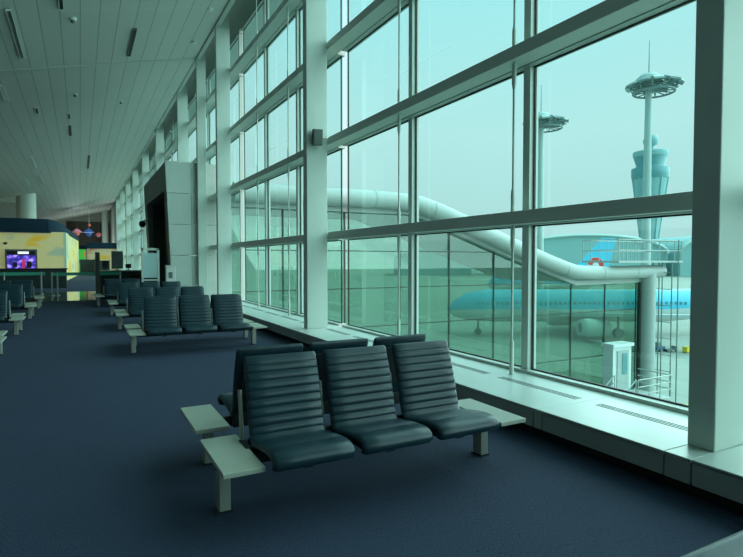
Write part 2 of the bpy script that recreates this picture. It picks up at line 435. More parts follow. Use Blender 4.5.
def make_bench():
    root = empty('tandem_bench', (0, 0, 0), 'x', 'bench', 'three-seat waiting benches with dark leather seats')
    hw = .985
    MB().box(-hw-.05, hw+.05, -.035, .035, .255, .315).build('beam', M['beam'], root, .004)
    for sx in (-1, 1):
        x = sx*hw
        lg = MB().box(x-.034, x+.034, -.05, .05, .0, .315).build('leg', M['bmetal'], root, .005)
        MB().box(x-.045, x+.045, -.055, .055, 0, .012).build('foot_plate', M['beam'], lg)
        MB().box(x-.118+(.042 if sx < 0 else .028), x+.118+(.042 if sx < 0 else .028), -.335, .31, .315, .345).build('side_table', M['table'], root, .004)
    for i, cx in enumerate((-.545, 0.015, .575)):
        st = pad([(-.34, .336), (-.37, .340), (-.386, .358), (-.372, .381), (-.32, .393), (-.21, .388), (-.10, .369), (0, .350), (.03, .347), (.055, .354)], seatribs, .015, 200, .256, .036, cx, 'seat', M['leather'], root, endround='nose')
        MB().box(cx-.17, cx+.17, -.23, .03, .29, .325).box(cx-.03, cx+.03, -.28, -.04, .27, .33).build('seat_bracket', M['beam'], st)
        bk = pad([(.02, .343), (.052, .352), (.078, .38), (.095, .43), (.125, .55), (.165, .69), (.21, .80), (.232, .868)], backribs, .013, 150, .256, .036, cx, 'backrest', M['leather'], root, endround='top')
        MB().hexa([(cx-.2, .125, .46), (cx+.2, .125, .46), (cx+.2, .15, .46), (cx-.2, .15, .46), (cx-.2, .225, .78), (cx+.2, .225, .78), (cx+.2, .243, .78), (cx-.2, .243, .78)]).build('back_shell', M['leatherb'], bk, .006)
    MB().box(-.80, .83, .10, .13, .27, .37).build('back_rail', M['beam'], root, .004)
    for cx in (-.825, -.265, .295):
        a = MB().tube([(cx, .165, .33), (cx, .175, .42), (cx, .218, .66)], .014, 8)
        a.build('back_bracket', M['bmetal'], root); MB().box(cx-.02, cx+.02, .0, .17, .28, .35).build('bracket_arm', M['beam'], root)
    return root
proto = make_bench()
CXR = 1.72; CXL = -2.13
rows = [(3.24, 'f'), (4.06, 'r'), (9.45, 'f'), (10.26, 'r'), (12.8, 'f'), (13.6, 'r'), (16.15, 'f'), (16.95, 'r'), (19.5, 'f'), (20.3, 'r')]
labR = {0: 'nearest three-seat bench, facing the viewer, with large side tables at both ends', 1: 'bench standing back to back behind the nearest one, seats facing away',
        2: 'right-row bench in the middle distance, facing the viewer, first beyond the nearest pair', 3: 'bench back to back with the middle-distance bench of the right row, facing away',
        4: 'third forward-facing bench of the right row, just behind the middle-distance pair', 5: 'bench back to back with the third forward-facing bench of the right row',
        6: 'fourth forward-facing bench of the right row, before the portal', 7: 'bench back to back with the fourth forward-facing bench of the right row',
        8: 'farthest forward-facing bench of the right row, beside the portal', 9: 'farthest bench of the right row, facing away toward the glass barrier'}
for i, (y, d) in enumerate(rows):
    loc = (CXR+(0 if d == 'f' else .08), y, 0); rz = 0 if d == 'f' else PI
    if i >= 8: loc = (CXR-.22, y, 0)
    if i == 0: proto.location = loc; proto['label'] = labR[0]
    else: dup(proto, loc, rz, labR[i])
labL = {2: 'left-row bench nearest the viewer, its end table cut by the left edge', 3: 'left-row bench facing away, back to back with the nearest left one', 4: 'second forward-facing bench of the left row',
        5: 'left-row bench back to back with the second forward-facing one', 6: 'third forward-facing bench of the left row', 7: 'left-row bench back to back with the third forward-facing one',
        8: 'farthest forward-facing bench of the left row', 9: 'farthest bench of the left row, next to the glass barrier'}
for i in range(2, 10): dup(proto, (CXL, rows[i][0]+.05, 0), 0 if rows[i][1] == 'f' else PI, labL[i])
dup(proto, (1.87, .45, 0), 0, 'bench at the lower right corner, only a backrest corner showing')
# ------------------------------------------------------------------ speaker, portal and hall furniture
e = empty('wall_speaker', (3.78, 9.1, 3.70), 'small grey box speaker tilted on the second column', 'speaker'); e.rotation_euler = (math.radians(8), 0, math.radians(-10))
MB().box(-.085, .085, -.16, -.02, -.14, .14).build('speaker_body', M['greyp'], e, .008)
MB().box(-.07, .07, -.168, -.158, -.125, .125).build('speaker_grille', M['pdark'], e)
MB().box(-.03, .03, -.03, .03, -.04, .04).tube([(.02, 0, 0), (.22, .02, 0)], .008, 6).build('bracket', M['bmetal'], e)

p = empty('gate_portal', (3.3, 19.45, 0), 'tall leaning grey panelled portal with dark opening by the windows', 'portal')
o = p.location
def P_(mb, name, m, bevel=0):
    mb.v = [(x-o.x, y-o.y, z-o.z) for x, y, z in mb.v]; return mb.build(name, m, p, bevel)
zt = [0, .62, 1.66, 2.72, 3.78, 4.8]
def px_(z): return 2.78-.20*z/4.8
w = MB(); xm = 3.42
for i in range(5):
    z0, z1 = zt[i]+.006, zt[i+1]-.006
    w.hexa([(px_(z0), 19.44, z0), (xm-.006, 19.44, z0), (xm-.006, 19.54, z0), (px_(z0), 19.54, z0), (px_(z1), 19.44, z1), (xm-.006, 19.44, z1), (xm-.006, 19.54, z1), (px_(z1), 19.54, z1)])
    w.box(xm+.006, 4.28, 19.44, 19.54, z0, z1)
P_(w, 'side_panel', M['white'])
# dark face with opening, leaning over the floor
fx = MB()
def q_(y0, y1, z0, z1):
    fx.hexa([(px_(z0)-.01, y0, z0), (px_(z0)+.28, y0, z0), (px_(z0)+.28, y1, z0), (px_(z0)-.01, y1, z0), (px_(z1)-.01, y0, z1), (px_(z1)+.28, y0, z1), (px_(z1)+.28, y1, z1), (px_(z1)-.01, y1, z1)])
q_(19.545, 20.05, 0, 4.8); q_(25.5, 26.3, 0, 4.8); q_(20.05, 25.5, 3.9, 4.8)
P_(fx, 'face_frame', M['pdark'])
P_(MB().box(3.3, 3.4, 20.05, 25.5, 0, 3.9).box(2.85, 3.4, 25.4, 25.5, 0, 3.9).box(2.9, 3.4, 20.05, 25.5, 3.9, 3.98), 'recess', M['dkgreen'])
P_(MB().hexa([(2.6, 19.46, 4.8), (4.28, 19.46, 4.8), (4.28, 26.3, 4.8), (2.6, 26.3, 4.8), (2.6, 19.46, 4.86), (4.28, 19.46, 4.86), (4.28, 26.3, 4.86), (2.6, 26.3, 4.86)]), 'top_panel', M['white'])
P_(MB().box(2.62, 2.70, 19.50, 19.6, 3.5, 3.8).box(2.68, 2.76, 19.5, 19.6, 1.9, 2.1), 'fixing', M['dark'])

e = empty('dome_camera', (2.6, 25.3, 3.1), 'black dome camera on a short arm from the portal edge', 'camera')
MB().tube([(.1, 0, .1), (-.1, 0, .12), (-.18, 0, .06)], .03, 8).build('arm', M['greyp'], e)
MB().lathe([(0, -.22), (.10, -.18), (.14, -.10), (.14, 0)], (-.2, 0, .02), 16).lathe([(.14, 0), (.10, .05), (0, .07)], (-.2, 0, .02), 16).build('dome', M['gasket'], e)

e = empty('pedestal_box', (2.62, 18.9, 0), 'pale upright box at the foot of the portal', 'pedestal')
MB().box(-.14, .16, -.12, .12, 0, 1.28).build('body', M['white2'], e, .01); MB().box(-.15, .17, -.13, .13, 1.28, 1.33).build('cap', M['white'], e)
MB().box(-.06, .06, -.128, -.118, .9, 1.1).build('panel', M['greyp'], e)

e = empty('sign_stand', (1.92, 18.0, 0), 'freestanding white framed notice stand behind the seats', 'sign stand')
MB().box(-.26, -.20, -.02, .02, .04, 1.87).box(.20, .26, -.02, .02, .04, 1.87).box(-.26, .26, -.02, .02, 1.80, 1.87).box(-.20, .20, -.02, .02, .86, .90).build('frame', M['white'], e)
MB().box(-.20, .20, -.008, .008, .95, 1.72).build('notice_board', mat('pale_notice', (.36, .55, .55), .4), e)
MB().box(-.28, -.18, -.22, .22, 0, .04).box(.18, .28, -.22, .22, 0, .04).build('foot', M['bmetal'], e)

def barrier(x0, x1, y, lab, posts):
    e = empty('glass_barrier', ((x0+x1)/2, y, 0), lab, 'barrier'); ox = (x0+x1)/2
    MB().box(x0-ox, x1-ox, -.015, .015, .84, .97).build('glass_rail', M['railgl'], e)
    for x in posts: MB().tube([(x-ox, 0, 0), (x-ox, 0, .98)], .03, 8).lathe([(.09, 0), (.09, .02), (.03, .03)], (x-ox, 0, 0), 12).build('post', M['steel'], e)
barrier(-3.9, -1.35, 27.6, 'green glass topped barrier at the left side of the aisle', [-3.8, -3.1, -2.85, -1.5])
barrier(-1.05, 1.6, 26.3, 'slim barrier rail with steel posts crossing the aisle to the right', [-1.05, -.85, .62, .72, 1.55])
e = empty('dark_pillar_stand', (.66, 26.0, 0), 'tall dark slim post unit beside the aisle barrier', 'post')
MB().box(-.09, .09, -.06, .06, 0, 1.84).build('body', M['pdark'], e, .01); MB().box(-.13, .13, -.1, .1, 0, .03).build('base', M['dkgreen'], e)
e = empty('service_counter', (1.25, 27.2, 0), 'dark green service counter right of the aisle', 'counter')
MB().box(-.5, 1.3, -.4, .4, 0, 1.0).build('body', M['dkgreen'], e, .01); MB().box(-.55, 1.35, -.45, .45, 1.0, 1.04).build('counter_top', M['steel'], e)
e = empty('display_cabinet', (1.5, 27.25, 1.04), 'grey square backed screen standing on the dark green counter', 'monitor')
MB().box(-.24, .24, -.05, .05, .06, .86).build('screen', M['greyp'], e, .01); MB().box(-.12, .12, -.1, .1, 0, .02).box(-.03, .03, -.03, .03, .02, .1).build('stand', M['dark'], e)
for x, hh, lab in ((1.0, .42, 'small black desk monitor left of the grey screen'), (1.95, .28, 'low dark desk equipment right of the grey screen')):
    e = empty('desk_monitor', (x, 27.1, 1.04), lab, 'monitor')
    MB().box(-.12, .12, -.02, .02, .08, hh).build('screen', M['screenframe'], e); MB().box(-.08, .08, -.06, .06, 0, .015).box(-.02, .02, -.015, .015, .01, .1).build('stand', M['dark'], e)
e = empty('planter', (2.25, 25.3, 0), 'low planter with brownish green plants near the counter', 'planter')
MB().box(-.45, .45, -.2, .2, 0, .55).build('pot', M['dkgreen'], e, .01)
lf = MB()
for i in range(160):
    x = random.uniform(-.42, .42); y = random.uniform(-.18, .18); a = random.uniform(0, 2*PI); r = random.uniform(.1, .2); h = random.uniform(.7, .98)
    lf.add([(x, y, .5), (x+.03*math.cos(a+1.6), y+.03*math.sin(a+1.6), h-.12), (x+r*math.cos(a)*.6, y+r*math.sin(a)*.6, h), (x-.03*math.cos(a+1.6), y-.03*math.sin(a+1.6), h-.12)], [(0, 1, 2, 3)])
lf.build('foliage', mat('brown_leaves', (.09, .10, .05), .7), e)
# low dark counter along the mural kiosk
e = empty('check_counter', (-3.2, 34, 0), 'long low dark counter in front of the mural kiosk', 'counter')
MB().box(-3.5, 2.55, -.4, .4, 0, 1.0).build('body', M['dkgreen'], e, .01); MB().box(-3.55, 2.6, -.45, .45, 1.0, 1.05).build('counter_top', M['dark'], e)

# kiosk with yellow mural
k = empty('mural_kiosk', (-.87, 45, 0), 'large kiosk with yellow and cream mural walls and a dark blue roof band', 'kiosk')
oo = k.location
def K_(mb, name, m, bevel=0, par=None):
    mb.v = [(x-oo.x, y-oo.y, z) for x, y, z in mb.v]; return mb.build(name, m, par or k, bevel)
K_(MB().box(-11, -.95, 45, 45.15, 0, 3.5), 'front_wall', M['mural'])
sw = MB(); nseg = 6
for i in range(nseg):
    t0, t1 = i/nseg, (i+1)/nseg
    a0 = (-.87+.77*t0, 45.2+17*t0+.06); a1 = (-.87+.77*t1, 45.2+17*t1-.06)
    sw.hexa([(a0[0]-.1, a0[1], 0), (a0[0], a0[1], 0), (a1[0], a1[1], 0), (a1[0]-.1, a1[1], 0), (a0[0]-.1, a0[1], 3.5), (a0[0], a0[1], 3.5), (a1[0], a1[1], 3.5), (a1[0]-.1, a1[1], 3.5)])
K_(sw, 'side_wall', M['mural'])
K_(MB().box(-1.0, -.86, 44.98, 45.2, 0, 3.5), 'corner_strip', mat('pale_green_strip', (.42, .62, .50), .5, emit=(.42, .62, .5), estr=.12))  # strip colour carries a faint added glow
# curved blue roof band
tz = lambda y_: 4.42-.5*min(1, max(0, (y_-44.9)/4))
bd = MB(); path = [(-11, 44.7), (-2.2, 44.7), (-1.5, 45.2), (-.95, 46.6), (-.6, 49), (-.35, 54), (-.02, 62.2)]
path = smooth(path, 2)
for i in range(len(path)-1):
    (xa, ya), (xb, yb) = path[i], path[i+1]
    d = Vector((xb-xa, yb-ya)).normalized(); nx, ny = -d.y*.5, d.x*.5
    bd.add([(xa, ya, 3.42), (xb, yb, 3.42), (xb, yb, tz(yb)-.4), (xa, ya, tz(ya)-.4), (xa+nx*.3, ya+ny*.3, tz(ya)), (xb+nx*.3, yb+ny*.3, tz(yb)), (xa+nx*3, ya+ny*3, tz(ya)), (xb+nx*3, yb+ny*3, tz(yb)), (xa+nx*1.5, ya+ny*1.5, 3.42), (xb+nx*1.5, yb+ny*1.5, 3.42)],
           [(0, 1, 2, 3), (3, 2, 5, 4), (4, 5, 7, 6), (0, 1, 9, 8)])
K_(bd, 'roof_band', M['kblue'])
e = empty('wall_screen', (-3.6, 44.9, 1.45), 'wall screen with purple and blue picture and white caption bar', 'screen')
MB().box(-.95, .95, -.12, -.02, -.75, .80).build('bezel', M['greyp'], e, .01)
def screen_mat():
    m = bpy.data.materials.new('screen_picture'); m.use_nodes = True; nt = m.node_tree; b = nt.nodes['Principled BSDF']
    tc = nt.nodes.new('ShaderNodeTexCoord'); mp = nt.nodes.new('ShaderNodeMapping'); mp.inputs['Scale'].default_value = (1.6, 1, 2.4)
    n = nt.nodes.new('ShaderNodeTexNoise'); n.inputs['Scale'].default_value = 1.6; n.inputs['Detail'].default_value = 2
    r = nt.nodes.new('ShaderNodeValToRGB'); e_ = r.color_ramp.elements
    e_[0].position = .36; e_[0].color = (.01, .01, .06, 1); e_[1].position = .66; e_[1].color = (.55, .45, 1, 1)
    q = e_.new(.47); q.color = (.06, .04, .55, 1); q = e_.new(.57); q.color = (.20, .10, .85, 1)
    nt.links.new(tc.outputs['Object'], mp.inputs[0]); nt.links.new(mp.outputs[0], n.inputs['Vector']); nt.links.new(n.outputs['Fac'], r.inputs['Fac'])
    nt.links.new(r.outputs['Color'], b.inputs['Emission Color']); b.inputs['Emission Strength'].default_value = 1.0; b.inputs['Base Color'].default_value = (.02, .02, .02, 1)
    return m
MB().box(-.83, .83, -.14, -.12, -.66, .40).build('picture', screen_mat(), e)
MB().box(-.83, .83, -.135, -.12, .42, .68).build('caption_bar', M['screenframe'], e)
MB().box(-.2, .45, -.145, -.135, .48, .64).build('caption_patch', mat('lit_white', (.8, .8, .8), .5, emit=(.9, .9, .95), estr=.9), e)
MB().box(.05, .22, -.15, -.138, -.55, .1).build('red_figure', mat('lit_red', (.4, .02, .05), .5, emit=(.6, .03, .1), estr=.7), e)
MB().box(-.5, -.25, -.15, -.138, -.45, -.1).box(.32, .6, -.15, -.138, -.5, -.05).build('dark_shape', M['dark'], e)
e = empty('spot_camera', (-4.5, 44.65, 2.7), 'tiny black camera on the mural wall above the screen', 'camera')
MB().lathe([(0, -.15), (.12, -.1), (.14, 0), (0, .02)], n=12).build('dome', M['gasket'], e); MB().box(-.03, .03, 0, .34, -.0, .05).build('bracket', M['greyp'], e)

k2 = empty('far_kiosk', (2.45, 66.6, 0), 'distant kiosk with cream and orange mural and dark blue roof band', 'kiosk')
MB().box(-1.75, 1.2, 0, 3.5, 0, 3.0).build('wall', M['mural2'], k2); MB().box(-1.82, 1.3, -.2, 3.7, 2.75, 3.4).build('roof_band', M['kblue'], k2, .05)
k3 = empty('green_panel_wall', (-.05, 71, 0), 'bright green and orange mural panel, made to glow, between the two kiosks', 'panel')
MB().box(-.65, .65, 0, .3, 0, 2.75).build('glow_mural_panel', M['mural3'], k3); MB().box(-.7, .7, -.1, .4, 2.75, 3.2).build('roof_band', M['kblue'], k3)  # emission added to this mural wall; there is no lamp in it
for x, y, h, lab in ((.7, 62, 1.5, 'dark low booth left of the distant kiosk front'), (1.9, 60, 1.4, 'dark low booth in front of the distant kiosk')):
    e = empty('low_booth', (x, y, 0), lab, 'booth'); MB().box(-.7, .7, -.4, .4, 0, h).build('body', M['dkgreen'], e, .02); MB().box(-.75, .75, -.45, .45, h, h+.05).build('top', M['dark'], e)
# round columns
for (x, y, r, lab) in ((-3.66, 50.5, .68, 'thick round white column rising behind the mural kiosk roof'), (3.15, 84, .42, 'slender round white column by the far end wall')):
    z0 = 0; tag(MB().lathe([(r, z0), (r, cz(x)+.12)], (x, y, 0), 32).build('round_column', M['white']), lab, 'column')
struct('trim_bulkhead', MB().box(XL, -4.3, 50, 50.3, 5.9, 6.8), M['pwhite'], 'dropped bulkhead left of the round column', 'trim')
# hanging ornaments
def ornament(x, z, cols, lab, s=1.0, y=74):
    s *= .72
    e = empty('hanging_ornament', (x, y, z), lab, 'ornament', 'colourful hanging ornaments in the distance')
    n = 10
    mb = MB(); mb.lathe([(.0, .55*s), (.35*s, .35*s), (.8*s, -.1*s), (.55*s, -.05*s), (0, .1*s)], n=n); mb.build('canopy', cols[0], e)
    mb = MB(); mb.lathe([(0, -.1*s), (.45*s, -.2*s), (.3*s, -.6*s), (0, -.7*s)], n=n); mb.build('lower_tier', cols[1], e)
    MB().tube([(0, 0, .5*s), (0, 0, cz(x)-z)], .015, 5).build('cord', M['steel'], e)
pk = mat('pink_paper', (.75, .30, .38), .6, emit=(.7, .3, .4), estr=.25); bl = mat('blue_paper', (.05, .16, .5), .6, emit=(.05, .16, .5), estr=.3); rd = mat('coral_paper', (.75, .2, .15), .6, emit=(.7, .2, .15), estr=.2)  # papers given a faint glow of their own colour
ornament(-.25, 4.9, (pk, rd), 'pink layered hanging ornament nearest the mural kiosk')
ornament(1.0, 4.9, (bl, bl), 'blue layered hanging ornament in the middle', 1.1)
ornament(2.15, 4.75, (rd, pk), 'coral hanging ornament nearest the windows', .7, 77)
ornament(1.02, 5.6, (rd, rd), 'small coral ornament above the blue one', .4, 71.5)

# ------------------------------------------------------------------ outside
ZG = -6.8
struct('ground', MB().box(4.8, 900, -400, 900, ZG-.5, ZG).box(-900, 4.8, 95, 900, ZG-.5, ZG), M['apron'], 'wide pale concrete apron outside the windows', 'ground')

cn = empty('connector_building', (4.7, 19.3, ZG), 'long green glazed walkway building with a white tubular eave outside', 'building')
co = cn.location
def N_(mb, name, m, bevel=0, par=None):
    mb.v = [(x-co.x, y-co.y, z-co.z) for x, y, z in mb.v]; return mb.build(name, m, par or cn, bevel)
def roofz(x):
    pts = [(4.6, 3.5), (12.3, 3.5), (17.2, 1.85), (22.0, .34), (27.6, .42)]
    for (a_, b_), (c_, d_) in zip(pts, pts[1:]):
        if x <= c_: return b_+(d_-b_)*(x-a_)/(c_-a_)
    return .42
XS = [4.7, 12.3, 17.2, 22.0, 27.3]
for name, yy in (('front_glazing', 19.3), ('rear_glazing', 24.3)):
    N_(MB().add([(x, yy, ZG) for x in XS]+[(x, yy, roofz(x)) for x in XS], [(i, i+1, i+6, i+5) for i in range(4)]), name, M['ugl'])
N_(MB().add([(27.3, 19.3, ZG), (27.3, 24.3, ZG), (27.3, 24.3, .4), (27.3, 19.3, .4)], [(0, 1, 2, 3)]), 'end_glazing', M['ugl'])
gb = MB()
for yy in (19.26,):
    x = 6.65
    while x < 27.4:
        gb.box(x-.022, x+.022, yy-.03, yy+.03, ZG, roofz(x)); x += 2.54
    for z in (1.86, .36, -1.2, -3.55, -5.6):
        x1 = 27.3
        if z > .3:
            x1 = 12.3
            while roofz(x1) > z and x1 < 27.3: x1 += .05
        gb.box(4.7, x1, yy-.02, yy+.02, z-.018, z+.018)
    gb.box(27.2, 27.35, yy-.08, yy+.08, ZG, .4)
N_(gb, 'glazing_bars', M['mullgrid'])
N_(MB().box(4.7, 27.2, 19.5, 24.1, -5.62, -5.5), 'ground_floor', M['opanel'])
rf = MB(); rx = [4.7, 12.3, 17.2, 22.0, 27.6]
for i in range(4):
    a_, b_ = rx[i], rx[i+1]; za, zb = roofz(a_), roofz(b_)
    rf.hexa([(a_, 19.2, za+.02), (b_, 19.2, zb+.02), (b_, 24.6, zb+.02), (a_, 24.6, za+.02), (a_, 19.2, za+.2), (b_, 19.2, zb+.2), (b_, 24.6, zb+.2), (a_, 24.6, za+.2)])
N_(rf, 'roof', M['ogrey'])
sf = MB()   # light sloping soffit board below the tube
for i in range(4):
    a_, b_ = rx[i], rx[i+1]; za, zb = roofz(a_), roofz(b_)
    sf.hexa([(a_, 19.0, za-.12), (b_, 19.0, zb-.12), (b_, 19.25, zb-.12), (a_, 19.25, za-.12), (a_, 19.0, za+.1), (b_, 19.0, zb+.1), (b_, 19.25, zb+.1), (a_, 19.25, za+.1)])
N_(sf, 'fascia_board', M['owhite'])
tp = smooth([(4.7, 3.86), (11.4, 3.92), (12.9, 3.72), (16.6, 2.42), (20.7, 1.1), (22.2, .80), (28.4, .88)], 3)
N_(MB().tube([(x, 18.75, z) for x, z in tp], .35, 20), 'eave_tube', M['owhite'])
dr = MB()
for x in (7.5, 10.2, 13, 15.6, 18.2, 20.8, 23.4, 26.0): 
    z = min(tp, key=lambda q: abs(q[0]-x))[1]
    dr.tube([(x-.03, 18.75, z), (x+.03, 18.75, z-.0)], .36, 20)
N_(dr, 'tube_joint', M['ogrey'])
N_(MB().tube([(27.35, 18.75, ZG), (27.35, 18.75, .9)], .36, 16).lathe([(.5, 0), (.5, .3), (.36, .35)], (27.35, 18.75, ZG)), 'support_column', M['owhite'])
# catwalk on top
cw = MB().box(24.0, 29.3, 18.1, 20.4, 1.36, 1.46)
N_(cw, 'catwalk_deck', M['owhite'])
rl = MB()
for yy in (18.15, 20.35):
    for z in (2.0, 2.55): rl.tube([(24.0, yy, z), (29.3, yy, z)], .03, 6)
    for i in range(9): x = 24.0+i*.66; rl.tube([(x, yy, 1.4), (x, yy, 2.55)], .03, 6)
for z in (2.0, 2.55):
    for x in (24.0, 29.3): rl.tube([(x, 18.15, z), (x, 20.35, z)], .03, 6)
for x0, x1, z in ((13.2, 19.5, 0),):
    pass
N_(rl, 'catwalk_railing', M['owhite'])
lr = MB()
for yy in (18.0, 18.55, 19.1): lr.tube([(28.2, yy, ZG), (28.2, yy, 1.4)], .035, 6)
for x in (28.75,):
    for yy in (18.0, 19.1): lr.tube([(x, yy, ZG), (x, yy, 2.6)], .035, 6)
z = ZG+.4
while z < 1.2:
    lr.tube([(28.2, 18.0, z), (28.2, 19.1, z)], .022, 5); 
    if int((z-ZG)*10) % 3 == 0: lr.tube([(28.2, 18.0, z), (28.75, 18.0, z), (28.75, 19.1, z), (28.2, 19.1, z)], .025, 5)
    z += .9
N_(lr, 'caged_ladder', M['ladder'])
# door box and stairs
db = MB().box(24.3, 25.75, 18.6, 19.2, -5.4, -3.0).box(24.2, 25.85, 18.5, 19.25, -3.05, -2.88)
bx = N_(db, 'door_box', M['fwhite'])
N_(MB().box(24.6, 25.5, 18.55, 18.6, -5.3, -3.25), 'door', M['owhite'], 0, bx)
N_(MB().box(24.95, 25.35, 18.53, 18.56, -4.5, -3.4), 'door_window', M['towd'], 0, bx)
stp = MB().box(23.6, 26.2, 16.6, 18.6, -5.55, -5.42)
for i in range(6): stp.box(23.6-.3*(i+1), 23.6-.3*i, 16.8, 17.9, -5.6-.2*(i+1), -5.5-.2*(i+1))
N_(stp, 'stair_landing', M['owhite'])
sr = MB()
for dz in (.45, .8, 1.15):
    sr.tube([(23.6, 16.65, -5.45+dz), (26.15, 16.65, -5.45+dz), (26.15, 18.5, -5.45+dz)], .03, 6)
    for yy in (16.75, 17.95): sr.tube([(21.7, yy, -6.75+dz), (23.6, yy, -5.45+dz)], .03, 6)
for x in (23.6, 24.45, 25.3, 26.15): sr.tube([(x, 16.65, -5.5), (x, 16.65, -4.3)], .03, 6)
for yy in (16.75, 17.95):
    for x, z in ((21.7, -6.75), (22.7, -6.1), (23.6, -5.45)): sr.tube([(x, yy, z), (x, yy, z+1.15)], .03, 6)
N_(sr, 'stair_railing', M['owhite'])

YAW = math.radians(28.35)
# floodlight masts
def mast(x, y, zt, lab):
    e = empty('floodlight_mast', (x, y, ZG), lab, 'floodlight mast', 'tall floodlight masts on the apron')
    H = zt-ZG
    MB().tube([(0, 0, 0), (0, 0, H-1)], [.75, .42], 16).build('pole', M['mast'], e)
    hd = MB(); R = 3.15; OX, OY = .75*math.cos(YAW), -.75*math.sin(YAW)
    for rr, zz in ((R, H), (R*.62, H+.25), (R*.86, H-1.1)):
        pts = [(rr*math.cos(2*PI*i/24), rr*math.sin(2*PI*i/24), zz) for i in range(25)]; hd.tube(pts, .14, 6)
    for i in range(12):
        a_ = 2*PI*i/12; c_, s_ = math.cos(a_), math.sin(a_)
        hd.tube([(0, 0, H+.2), (R*c_, R*s_, H)], .10, 5); hd.tube([(R*c_, R*s_, H), (R*.86*c_, R*.86*s_, H-1.1), (0, 0, H-.9)], .09, 5)
    hd.v = [(a_+OX, b_+OY, c_) for a_, b_, c_ in hd.v]; hd.build('ring_truss', M['mastd'], e)
    MB().lathe([(1.9, 0), (1.75, .6), (1.1, 1.2), (0, 1.5)], (0, 0, H+.2), 16).build('dome_cap', M['mast'], e)
    MB().tube([(0, 0, H+1), (0, 0, H+6.2)], [.09, .04], 6).build('antenna', M['mastd'], e)
    for i in range(12):
        a_ = 2*PI*(i+.5)/12; b = MB()
        c_, s_ = math.cos(a_), math.sin(a_); u = (-s_, c_)
        for w0, r0, z0 in ((1, R*1.02, H+.1),):
            p = []
            for dz in (-.12, .12):
                for (rr, ww) in ((r0-1.1, -.7), (r0-1.1, .7), (r0+.5, .6), (r0+.5, -.6)):
                    p.append((OX+rr*c_+ww*u[0], OY+rr*s_+ww*u[1], z0+dz-(rr-r0)*.45))
            b.hexa(p)
        b.build('floodlight', M['mast'] if i % 2 else M['mastd'], e)
mast(71.8, 49.8, 26.5, 'nearer floodlight mast with ring head, in front of the control tower')
mast(69.5, 68.0, 25.0, 'farther floodlight mast partly behind the window mullion')

# control tower
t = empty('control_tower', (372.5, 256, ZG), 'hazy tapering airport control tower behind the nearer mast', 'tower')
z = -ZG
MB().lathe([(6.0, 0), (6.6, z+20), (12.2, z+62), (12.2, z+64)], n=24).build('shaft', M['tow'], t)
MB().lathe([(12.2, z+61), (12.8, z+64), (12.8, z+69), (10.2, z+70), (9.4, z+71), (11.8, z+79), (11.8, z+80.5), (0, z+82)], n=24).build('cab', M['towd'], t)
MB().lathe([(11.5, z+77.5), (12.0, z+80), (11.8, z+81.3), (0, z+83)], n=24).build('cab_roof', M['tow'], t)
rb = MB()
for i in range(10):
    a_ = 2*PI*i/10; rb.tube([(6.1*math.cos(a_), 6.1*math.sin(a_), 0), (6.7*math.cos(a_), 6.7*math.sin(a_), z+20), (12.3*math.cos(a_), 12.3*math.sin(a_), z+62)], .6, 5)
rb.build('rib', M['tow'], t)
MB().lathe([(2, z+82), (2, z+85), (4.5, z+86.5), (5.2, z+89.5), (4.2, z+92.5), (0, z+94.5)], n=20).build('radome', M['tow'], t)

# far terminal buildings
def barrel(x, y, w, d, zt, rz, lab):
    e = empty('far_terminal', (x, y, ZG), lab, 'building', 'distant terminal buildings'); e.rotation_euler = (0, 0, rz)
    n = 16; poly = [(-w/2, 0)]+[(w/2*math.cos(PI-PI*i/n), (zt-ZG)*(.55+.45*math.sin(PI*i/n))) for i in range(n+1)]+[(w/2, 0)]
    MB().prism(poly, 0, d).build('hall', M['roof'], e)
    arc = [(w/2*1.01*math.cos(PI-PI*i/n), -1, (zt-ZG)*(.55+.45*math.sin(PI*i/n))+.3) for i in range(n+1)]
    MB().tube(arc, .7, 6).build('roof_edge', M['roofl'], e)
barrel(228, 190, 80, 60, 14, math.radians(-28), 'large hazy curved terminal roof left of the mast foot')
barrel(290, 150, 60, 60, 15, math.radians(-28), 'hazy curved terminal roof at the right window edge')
barrel(168, 240, 40, 40, 8, math.radians(-28), 'low hazy terminal block farther left beyond the walkway')

